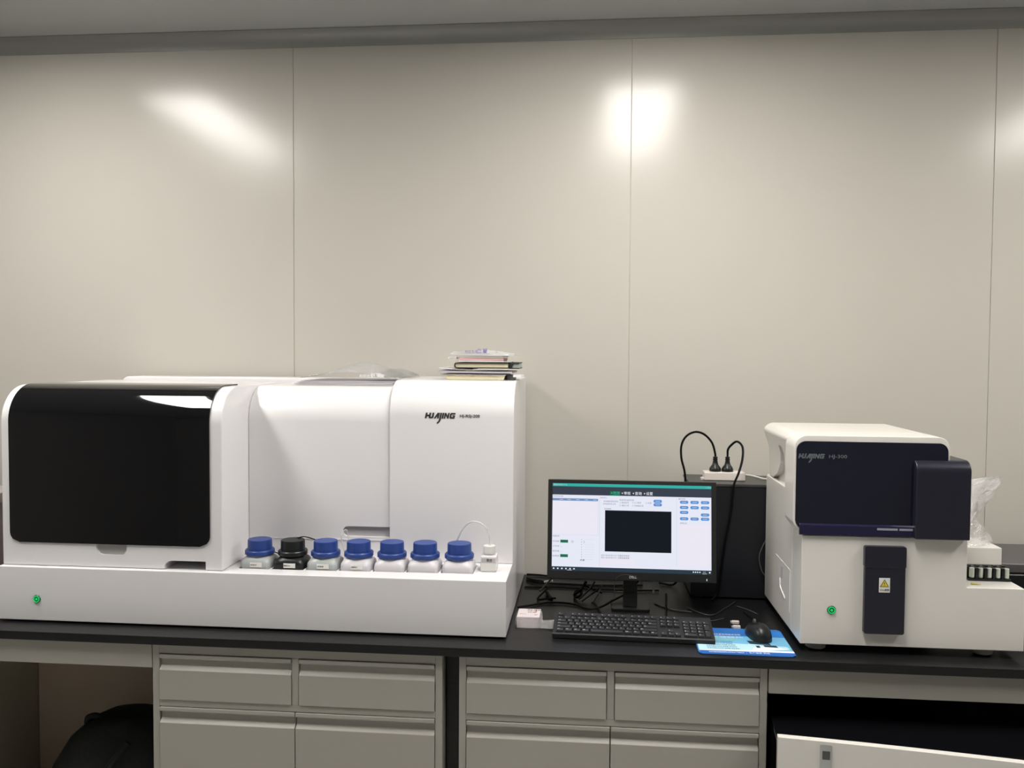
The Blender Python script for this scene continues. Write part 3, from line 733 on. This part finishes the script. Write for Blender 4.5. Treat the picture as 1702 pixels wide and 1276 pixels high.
for i_, (x, y, lb) in enumerate(((.297, -.480, 'small white connector nearer the back, beside the mouse'), (.293, -.524, 'small white connector lying just behind the mouse pad'))):
    t = thing('connector', lb, 'connector', (x, y, WT), -.05, 'small white connectors by the mouse')
    part('body', box(nb(), -.010, .010, -.0055, .0055, .0005, .009, b=.0012), m_strip, t, local=True)
    part('plug_end', box(nb(), -.0145, -.010, -.0035, .0035, .002, .0075, b=.0004), m_labelgr, t, local=True)

# ================================================================ SMALL CARTON IN A PLASTIC BAG
t = thing('carton', 'small pink-white printed carton beside the left analyzer', 'box', (-.305, -.545, WT), 0)
b = box(nb(), -.337, -.272, -.586, -.507, WT + .0005, WT + .0325, b=.001, mi=0)
text(b, '凝血酶原', .010, FLAT(-.312, -.523, WT + .0327), mi=1, ext=.0001); text(b, '时间', .013, FLAT(-.309, -.545, WT + .0327), mi=1, ext=.0001)
text(b, 'PT-I', .010, FLAT(-.330, -.562, WT + .0327), mi=1, ext=.0001); text(b, '25', .009, FLAT(-.288, -.566, WT + .0327), mi=1, ext=.0001)
box(b, -.286, -.283, -.535, -.513, WT + .0325, WT + .0328, mi=1); box(b, -.300, -.2985, -.53, -.515, WT + .0325, WT + .0328, mi=1)
part('body', b, [mat('pink_white_card', (.74, .66, .67), .5), mat('brown_print', (.22, .10, .11), .6)], t)
t = thing('plastic_bag', 'clear plastic bag wrapped round the small pink-white carton', 'plastic bag', (-.30, -.55, WT))
b = nb()
for (zz, s) in ((.004, 1), (.014, 2), (.024, 3)):
    pass
w_ = nb(); N_ = 44; rings = []
for zz in [.0006, .006, .012, .018, .024, .029]:
    rg = []
    for k_ in range(N_):
        a = 2 * PI * k_ / N_; e = 6; c_, s_ = math.cos(a), math.sin(a); r_ = (abs(c_) ** e + abs(s_) ** e) ** (-1 / e)
        rnd = .0022 * math.sin(k_ * 2.3 + zz * 900) + .002
        rg.append(w_.verts.new((-.3045 + c_ * r_ * (.0345 + rnd), -.5465 + s_ * r_ * (.0415 + rnd), WT + zz)))
    rings.append(rg)
for a, c in zip(rings, rings[1:]):
    for k_ in range(N_): w_.faces.new((a[k_], a[(k_ + 1) % N_], c[(k_ + 1) % N_], c[k_]))
merge(b, w_); part('wrap', b, m_film, t)
part('bag_tail', wavy_sheet(-.268, -.224, -.592, -.525, WT + .002, .004, nx=20, ny=14, seed=41, th=.0008, zf=lambda u, v: .020 * (1 - u) ** 2 * (1 - abs(2 * v - 1))), m_film, t)

# ================================================================ COMPUTER TOWER, POWER STRIP
t = thing('computer_tower', 'black desktop computer case behind the monitor, beside the right analyzer', 'computer', (.41, -.13, WT))
part('case', box(nb(), .196, .61, -.232, -.03, WT + .006, 1.164, b=.003), m_tower, t)
part('top_panel', box(nb(), .189, .612, -.234, -.027, 1.164, 1.173, b=.002), m_towertop, t)
for x in (.22, .58):
    for y in (-.21, -.05): part('foot', box(nb(), x - .012, x + .012, y - .01, y + .01, WT + .0003, WT + .006), m_blackp, t)
TZ = 1.173
t = thing('power_strip', 'short white power strip on top of the computer case', 'power strip', (.307, -.142, TZ))
part('body', box(nb(), .243, .3755, -.168, -.116, TZ + .0005, TZ + .028, b=.003, seg=3), m_strip, t)
part('mounting_tab', prism(nb(), rr(.234, .245, -.155, -.13, .004), 'z', TZ + .0005, TZ + .007), m_strip, t)
part('cable', tube(nb(), [(0.3741, -0.1430, TZ + .018), (0.3927, -0.1399, TZ + .016), (0.4186, -0.1347, TZ + .010), (0.4445, -0.1296, TZ + .0035), (0.4910, -0.1244, TZ + .003)], .0032, 8), m_cablew, t)
def plug(x, lean, label, pts):
    t = thing('power_plug', label, 'plug', (x, -.1427, TZ + .0285), 0, 'black plugs in the power strip')
    lathe_b = nb()
    lathe(lathe_b, [(.0185, .0), (.019, .002), (.019, .008), (.015, .015), (.010, .021), (.0080, .029), (.0080, .033), (.0068, .034), (.0068, .036), (.0080, .037), (.0080, .040), (.0066, .041), (.0066, .043), (.0078, .044), (.0078, .047), (.005, .048)], (x, -.1427, TZ + .0290), n=28)
    part('body', lathe_b, m_blackp, t)
    part('cord', tube(nb(), pts, .0036, 10), m_cable, t)
plug(.2810, 0, 'black plug at the left of the power strip, its cord looping left', [(0.2810, -0.1430, TZ + .072), (0.2800, -0.1430, 1.2610), (0.2696, -0.1430, 1.2951), (0.2448, -0.1430, 1.3220), (0.2148, -0.1430, 1.3303), (0.1858, -0.1430, 1.3158), (0.1703, -0.1440, 1.2858), (0.1703, -0.1451, 1.2434), (0.1806, -0.1451, 1.2020), (0.1842, -0.1451, 1.1658), (0.1837, -0.1399, 1.1037), (0.1786, -0.1244, 0.9278), (0.1620, -0.1037, 0.815), (0.1082, -0.0830, 0.8060)])
plug(.3209, 0, 'black plug at the right of the power strip, its cord falling in front', [(0.3208, -0.1430, TZ + .072), (0.3208, -0.1430, 1.2568), (0.3213, -0.1451, 1.2734), (0.3296, -0.1502, 1.2879), (0.3472, -0.1606, 1.3023), (0.3600, -0.190, 1.288), (0.3560, -0.215, 1.251), (0.3410, -0.236, 1.209), (0.3270, -0.242, 1.176), (0.3225, -0.243, 1.147), (0.3170, -0.243, 1.080), (0.3000, -0.244, 0.980), (0.2800, -0.246, 0.835), (0.2600, -0.262, 0.8055)])

# ================================================================ CABLES ON THE BENCH
cz = WT + .0045
def cable(name, label, pts, r=.0030, m=m_cable, grp='loose cables under the monitor'):
    solo(name, tube(nb(), pts, r, 8, 8), m, label, 'cable', grp)
cable('cable', 'long black cable snaking from the left analyzer toward the monitor foot', [(-.350, -.405, cz), (-.315, -.383, cz), (-.27, -.352, cz), (-.223, -.343, cz), (-.175, -.357, cz), (-.129, -.398, cz), (-.092, -.383, cz + .004), (-.053, -.335, cz + .012), (-.006, -.285, cz + .024), (.03, -.262, cz + .06)], .0034)
cable('cable', 'looped black cable near the left analyzer corner', [(-.345, -.078, cz + .004), (-.324, -.107, cz + .006), (-.285, -.147, cz + .012), (-.262, -.20, cz + .014), (-.280, -.255, cz + .004), (-.293, -.296, cz), (-.288, -.328, cz + .003), (-.252, -.334, cz + .010), (-.235, -.330, cz + .010)], .0030)
cable('cable', 'black cable rising from the loop to the monitor edge', [(-.290, -.262, cz + .012), (-.275, -.235, cz + .022), (-.262, -.215, cz + .032), (-.252, -.237, cz + .050)], .0028, m=m_cables)
cable('cable', 'stubby thick black cable end lying inside the loop', [(-.268, -.240, cz + .002), (-.258, -.280, cz + .001), (-.248, -.308, cz + .001)], .0055)
cable('cable', 'straight black cable along the wall from the left analyzer', [(-.350, -.024, cz + .002), (-.309, -.020, cz), (-.262, -.030, cz), (-.15, -.032, cz), (.0, -.03, cz), (.13, -.018, cz)], .0035)
cable('cable', 'black cable slanting from the analyzer corner to behind the monitor', [(-.346, -.092, cz - .0005), (-.292, -.122, cz - .0005), (-.23, -.124, cz - .0005), (-.10, -.13, cz - .0005), (.05, -.11, cz - .0005)], .0035)
cable('cable', 'black cable crossing behind the monitor foot', [(-.346, -.175, cz - .001), (-.29, -.170, cz - .001), (-.23, -.166, cz - .001), (-.139, -.175, cz - .001), (.0, -.18, cz), (.10, -.17, cz)], .0028)
cable('cable', 'bundled black cable coil under the monitor at left', [(-.178, -.262, cz + .002), (-.171, -.285, cz + .003), (-.158, -.292, cz + .010), (-.155, -.272, cz + .018), (-.170, -.262, cz + .016), (-.176, -.278, cz + .010), (-.162, -.283, cz + .022), (-.150, -.262, cz + .030), (-.140, -.254, cz + .046)], .0048)
cable('cable', 'black cable leaving the coil toward the lower edge of the monitor', [(-.163, -.302, cz + .001), (-.150, -.300, cz + .012), (-.129, -.285, cz + .030), (-.112, -.275, cz + .052)], .0032, m=m_cables)
cable('cable', 'black cable arching beside the coil, second from the left', [(-.152, -.318, cz), (-.134, -.302, cz + .010), (-.112, -.285, cz + .022), (-.088, -.275, cz + .040)], .0030, m=m_cables)
cable('cable', 'thin black cable slanting down to the right of the coil', [(-.150, -.235, cz + .030), (-.129, -.226, cz + .018), (-.105, -.222, cz + .006), (-.088, -.222, cz)], .0026)
cable('cable', 'short steep black cable below the monitor, left of centre', [(-.121, -.335, cz), (-.112, -.300, cz + .002), (-.100, -.262, cz + .012), (-.090, -.235, cz + .024)], .0028, m=m_cables)
cable('cable', 'black cable end beside the keyboard top edge', [(-.114, -.350, cz + .004), (-.105, -.378, cz + .001), (-.099, -.410, cz), (-.093, -.452, cz), (-.090, -.470, cz)], .0034)
cable('cable', 'thin black cable hanging in front of the monitor logo', [(-.055, -.455, cz + .05), (-.055, -.45, cz + .09), (-.045, -.447, cz + .115), (-.02, -.446, cz + .122), (.01, -.444, cz + .115), (.03, -.44, cz + .09)], .0010, m=m_cables)
cable('cable', 'black cable on the bench right of the monitor foot', [(.075, -.310, cz - .002), (.112, -.360, cz - .002), (.145, -.380, cz - .002), (.182, -.389, cz - .002)], .0022, m=m_cables)
cable('cable', 'black cable sagging in a shallow curve right of the monitor foot', [(.173, -.345, cz - .001), (.208, -.398, cz - .002), (.241, -.412, cz - .002), (.277, -.358, cz - .002), (.335, -.262, cz - .002)], .0020, m=m_cables)
cable('cable', 'black cable reaching the keyboard from behind', [(.099, -.500, cz), (.100, -.434, cz), (.103, -.40, cz), (.108, -.345, cz), (.120, -.21, cz)], .0034)
cable('cable', 'thin grey cable curling behind the keyboard corner', [(.150, -.500, cz - .002), (.192, -.478, cz - .002), (.235, -.465, cz - .002), (.268, -.440, cz - .002)], .0011, m_greyd)
cable('cable', 'thin grey cable curving down the front of the computer case', [(.452, -.238, 1.07), (.444, -.240, 1.03), (.422, -.243, .985), (.408, -.245, .945), (.416, -.247, .90), (.434, -.243, .88), (.446, -.240, .875)], .0018, m_greyd)
cable('cable', 'white-tipped cable end beside the left analyzer', [(-.278, -.205, cz + .026), (-.264, -.212, cz + .031), (-.250, -.218, cz + .034)], .0034, m_cablew)
cable('cable', 'thin grey cable slanting across the bench near the right analyzer', [(.33, -.31, cz - .002), (.36, -.35, cz - .002), (.378, -.385, cz - .002)], .0014, m_greyd)

# ================================================================ RIGHT ANALYZER
R0 = .427
A = thing('coagulation_analyzer', 'compact white benchtop analyzer with indigo window and warning sticker', 'analyzer', (.65, -.47, WT))
bz = .823
# lower body with stepped deck on the right
prof = [(R0, bz), (.992, bz), (.992, .986), (.846, .986), (.846, 1.112), (R0, 1.112)]
b = prism(nb(), prof, 'y', -.70, -.545, bev=.0018, seg=2)
box(b, R0, .846, -.546, -.245, bz, 1.112, b=.001)
part('lower_body', b, m_white2, A)
# side wall up to the rear shelf
part('rear_body', box(nb(), R0 - .0006, .80, -.60, -.2435, bz + .001, 1.21, b=.004, seg=3), m_white2, A)
# upper hood: arch section with a lower-left chamfer
hood = [(R0, 1.1125), (.797, 1.1125)] + [(.767 + .030 * math.cos(a), 1.347 + .030 * math.sin(a)) for a in [PI / 2 * k / 8 for k in range(9)]] + [(.437 + .034 * math.cos(a), 1.343 + .034 * math.sin(a)) for a in [PI / 2 + PI / 2 * k / 8 for k in range(9)]] + [(.403, 1.15), (.405, 1.142), (.410, 1.135)]
b = prism(nb(), hood, 'y', -.70, -.60, bev=.0025, seg=2, ang=.6)
part('front_hood', b, m_white2, A)
hood2 = [(R0, 1.2102), (.795, 1.2102)] + [(.765 + .030 * math.cos(a), 1.347 + .030 * math.sin(a)) for a in [PI / 2 * k / 8 for k in range(9)]] + [(.437 + .034 * math.cos(a), 1.343 + .034 * math.sin(a)) for a in [PI / 2 + PI / 2 * k / 8 for k in range(7)]] + [(R0 - .004, 1.302)]
b = prism(nb(), hood2, 'y', -.6005, -.285, bev=.008, seg=4, ang=.6)
sc = prism(nb(), [(-.56, 1.2105), (-.52, 1.235), (-.50, 1.27), (-.49, 1.325), (-.455, 1.325), (-.445, 1.27), (-.40, 1.235), (-.33, 1.2105)], 'x', .30, .442)
b = cut(b, [sc])
part('rear_hood', b, m_white2, A)
# window with chamfered lower corner
win = [(.432, 1.1135), (.793, 1.1135)] + [(.769 + .022 * math.cos(a), 1.339 + .022 * math.sin(a)) for a in [PI / 2 * k / 8 for k in range(9)]] + [(.433 + .025 * math.cos(a), 1.337 + .025 * math.sin(a)) for a in [PI / 2 + PI / 2 * k / 8 for k in range(9)]] + [(.408, 1.152), (.410, 1.144), (.414, 1.138)]
part('window', prism(nb(), win, 'y', -.7035, -.699, bev=.001, seg=2, ang=.6), m_indigo, A, label='large indigo tinted window')
low = [(.434, 1.115), (.710, 1.115), (.710, 1.143), (.413, 1.143), (.416, 1.139)]
part('window_sill', prism(nb(), [(-.7035, 1.1145), (-.7085, 1.116), (-.7085, 1.141), (-.7035, 1.1455)], 'x', .418, .712, bev=.0012, seg=2), m_indigo3, A, label='lower strip of the window, its bluer reflection painted in')
b = nb(); box(b, .615, .667, -.7090, -.7080, 1.132, 1.1375, b=.0003); box(b, .671, .705, -.7090, -.7080, 1.132, 1.1375, b=.0003)  # grey bars painted on for a lit strip seen through the window
part('painted_lit_strip', b, mat('painted_lit_grey', (.30, .31, .36), .4), A)
# side cover, a proud dark box with a bullnose top
prof = [(-.704, 1.1135), (-.724, 1.1135)] + [(-.724 + .030 * (1 - math.cos(a)), 1.318 - .030 * (1 - math.sin(a))) for a in [PI / 2 * k / 10 for k in range(11)]] + [(-.60, 1.318), (-.60, 1.1135)]
b = prism(nb(), prof, 'x', .706, .842, bev=.004, seg=3, ang=.6)
part('sample_cover', b, m_indigo2, A, label='proud dark indigo cover at the right of the window')
# hinged flap
t2 = part('flap', prism(nb(), rr(.585, .687, .860, 1.090, .006), 'y', -.716, -.7005, bev=.002, seg=2), m_indigo2, A, label='tall dark flap door on the front')
part('flap_cap', prism(nb(), rr(.5835, .6885, 1.034, 1.0915, .006), 'y', -.7175, -.7005, bev=.002, seg=2), m_indigo2, t2, root=A)
b = box(nb(), .6205, .6480, -.7166, -.7155, .971, 1.009, mi=0)
def tri(bm, cx, cz, s, y, mi): prism(bm, [(cx - s, cz), (cx + s, cz), (cx, cz + s * 1.75)], 'y', y, y + .0002, mi=mi)
tri(b, .6343, .9855, .0115, -.7168, 2); tri(b, .6343, .9870, .0088, -.7170, 1)
prism(b, [(.6333, .9975), (.6353, .9975), (.6349, .9925), (.6337, .9925)], 'y', -.7173, -.7170, mi=2); box(b, .6335, .6351, -.7173, -.7170, .9890, .9906, mi=2)
text(b, '小心夹手', .0062, FRONT(.6225, -.7169, .9755), mi=2, width=.0235)
part('sticker', b, [m_label, m_yel, m_ink], t2, root=A, label='white sticker with yellow warning triangle')
b = nb(); brand_logo(b, Matrix.Translation((.4125, -.7038, 1.3165)), .0125)
text(b, 'HJ-300', .0125, FRONT(.490, -.7038, 1.3185), width=.046, off=.0002)
part('logo', b, m_inkw, A)
power_button(A, .506, -.7002, .916)
# service panel and finger notch on the left flank
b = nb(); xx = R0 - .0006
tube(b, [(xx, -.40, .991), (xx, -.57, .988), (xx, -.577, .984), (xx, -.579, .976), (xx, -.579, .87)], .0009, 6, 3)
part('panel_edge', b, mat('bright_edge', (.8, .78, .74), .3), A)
b = nb(); box(b, R0 - .0012, R0 + .001, -.492, -.470, .938, .974, b=.0008)
part('latch', b, m_grey, A)
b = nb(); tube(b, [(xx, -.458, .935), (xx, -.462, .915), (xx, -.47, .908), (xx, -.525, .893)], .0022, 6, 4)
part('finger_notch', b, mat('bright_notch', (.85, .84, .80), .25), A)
for x, y in ((.478, -.656), (.907, -.656), (.478, -.29), (.80, -.29)):
    part('foot', lathe(nb(), [(.020, 0), (.026, .004), (.028, bz - WT - .0003)], (x, y, WT + .0002)), m_cab, A)

# sample rack with tubes on the deck
DZ = .986
t = thing('tube_rack', 'dark sample rack standing at the back of the right deck', 'rack', (.935, -.60, DZ))
b = nb(); box(b, .880, .990, -.630, -.585, DZ + .0003, DZ + .006, b=.001)
box(b, .880, .990, -.611, -.585, DZ + .006, DZ + .026, b=.0008)
box(b, .880, .990, -.616, -.580, DZ + .026, DZ + .034, b=.0008)
for k_ in range(4): box(b, .9005 + .0222 * k_, .9075 + .0222 * k_, -.6265, -.611, DZ + .006, DZ + .034)
for k_ in range(5): box(b, .888 + .0222 * k_, .896 + .0222 * k_, -.606, -.592, DZ + .0335, DZ + .0365)
part('frame', b, m_blackp, t)
for k_ in range(5):
    x = .893 + .0222 * k_
    lb = ['leftmost pale tube in the dark rack, beside the analyzer body', 'second pale tube from the left in the dark rack', 'middle pale tube of the five in the dark rack', 'fourth pale tube from the left in the dark rack', 'rightmost pale tube in the dark rack'][k_]
    solo('sample_tube', lathe(nb(), [(.004, 0), (.0066, .002), (.0067, .022), (.0067, .0265), (.0055, .027)], (x, -.6195, DZ + .0065), n=20), m_glass, lb, 'test tube', 'pale tubes along the front of the rack')
solo('pipette_tip', lathe(nb(), [(.0028, 0), (.0026, .006), (.0012, .018), (.0006, .024)], n=14, mtx=Matrix.Translation((.870, -.668, DZ + .0032)) @ Matrix.Rotation(-.35, 4, 'Z') @ Matrix.Rotation(PI / 2, 4, 'Y')), mat('yellow_tip', (.50, .46, .12), .3), 'tiny yellowish pipette tip lying on the white deck', 'pipette tip')
# carton and bag behind the deck
t = thing('carton', 'plain white carton behind the tube rack', 'box', (.97, -.33, WT))
part('body', box(nb(), .862, 1.072, -.40, -.26, WT + .0005, 1.026, b=.002), m_white2, t)
t = thing('plastic_bag', 'tall crumpled clear plastic bag on the white carton', 'plastic bag', (.96, -.33, 1.026))
u = nb(); N_ = 40; rings = []
prof = [(.967, .100, .085, .0005), (.967, .098, .080, .006), (.972, .078, .07, .020), (.975, .062, .060, .040), (.975, .050, .050, .066), (.980, .050, .042, .092), (.990, .054, .034, .118), (1.000, .060, .026, .142), (1.022, .052, .018, .162), (1.050, .042, .012, .180), (1.078, .018, .006, .194)]
for i_, (cx, rx, ry, zz) in enumerate(prof):
    rg = []
    for k_ in range(N_):
        a = 2 * PI * k_ / N_; j = 1 + (.10 + .02 * i_) * math.sin(a * 5 + i_ * 1.3) + .10 * math.sin(a * 9 - i_ * 2.1)
        rg.append(u.verts.new((cx + rx * math.cos(a) * j, -.33 + ry * .75 * math.sin(a) * j, 1.0275 + zz + (.006 * math.sin(a * 4 + i_) if i_ > 1 else 0))))
    rings.append(rg)
for a, c in zip(rings, rings[1:]):
    for k_ in range(N_): u.faces.new((a[k_], a[(k_ + 1) % N_], c[(k_ + 1) % N_], c[k_]))
u.faces.new(rings[-1])
bmesh.ops.recalc_face_normals(u, faces=u.faces[:])
part('film', u, m_film, t)
# dark grey printer at the right edge
t = thing('printer', 'dark grey printer at the right edge of the bench', 'printer', (1.32, -.22, WT))
part('body', box(nb(), 1.11, 1.50, -.32, -.04, WT + .002, .930, b=.006, seg=3), m_blackp, t)
part('lid', box(nb(), 1.105, 1.505, -.315, -.035, .9305, .962, b=.006, seg=3), m_greyd, t)
part('panel_button', lathe(nb(), [(.006, 0), (.005, .0015)], (1.19, -.30, .9621), n=16), m_metal, t)
# thing just showing past the left edge of the analyzer
t = thing('carton', 'pinkish brown carton just showing past the left end of the analyzer', 'box', (-2.2, -.3, WT))
part('body', box(nb(), -2.40, -2.085, -.42, -.20, WT + .0005, 1.08, b=.002), mat('brown_card', (.33, .26, .25), .6, noise=.2, nscale=20), t)
part('lid', box(nb(), -2.403, -2.082, -.423, -.197, 1.0802, 1.112, b=.002), mat('mauve_card', (.42, .36, .36), .6, noise=.1), t)

# ================================================================ UNDER THE BENCH
# backpack in the left knee space
t = thing('backpack', 'slumped black backpack in the left knee space', 'bag', (-1.61, -.45, 0))
u = nb(); N_ = 36; rings = []
prof = [(-1.62, .17, .11, .001), (-1.62, .21, .14, .05), (-1.62, .215, .145, .20), (-1.61, .195, .135, .29), (-1.595, .165, .115, .365), (-1.578, .13, .09, .415), (-1.560, .09, .06, .442), (-1.55, .03, .02, .448)]
for i_, (cx, rx, ry, zz) in enumerate(prof):
    rg = []
    for k_ in range(N_):
        a = 2 * PI * k_ / N_; e = 2.6; c_, s_ = math.cos(a), math.sin(a); r_ = (abs(c_) ** e + abs(s_) ** e) ** (-1 / e) * (1 + .025 * math.sin(a * 6 + i_ * 1.7))
        rg.append(u.verts.new((cx + rx * c_ * r_, -.45 + ry * s_ * r_, zz)))
    rings.append(rg)
for a, c in zip(rings, rings[1:]):
    for k_ in range(N_): u.faces.new((a[k_], a[(k_ + 1) % N_], c[(k_ + 1) % N_], c[k_]))
u.faces.new(rings[0][::-1]); u.faces.new(rings[-1]); bmesh.ops.recalc_face_normals(u, faces=u.faces[:])
part('body', u, m_bag, t)
part('handle', tube(nb(), [(-1.71, -.47, .39), (-1.705, -.48, .425), (-1.685, -.48, .437), (-1.66, -.475, .430), (-1.645, -.47, .41)], .009, 8), m_bag, t)
part('strap', tube(nb(), [(-1.52, -.57, .40), (-1.56, -.60, .34), (-1.61, -.605, .26), (-1.63, -.605, .12), (-1.64, -.60, .02)], .010, 8), m_bag, t)
part('front_pocket', prism(nb(), rr(-1.74, -1.50, .05, .26, .05), 'y', -.615, -.575, bev=.015, seg=3), m_bag, t)
# low white cabinet with a glossy black top, set at an angle in the right knee space
ang = -.10
t = thing('storage_cabinet', 'low white-fronted cabinet with a glossy black top in the right knee space', 'cabinet', (.334, -.880, 0), ang)
tp = [(0, .02), (0, .649)] + [(.10 * k_, .649 - .0007 * k_ ** 1.6) for k_ in range(1, 9)] + [(.80, .02)]
part('front_panel', prism(nb(), tp, 'y', 0, .02, bev=.0015), m_white2, t, local=True)
part('body', box(nb(), 0, .80, .021, .52, .005, .632, b=.004), m_black, t, local=True, label='glossy black body behind the white front')
o = part('latch', prism(nb(), rr(.099, .127, .570, .640, .003), 'y', -.003, .001, bev=.0006), m_metal, t, local=True)
part('latch_slot', box(nb(), .104, .122, -.0036, -.0025, .605, .626), m_greyd, o, local=True)
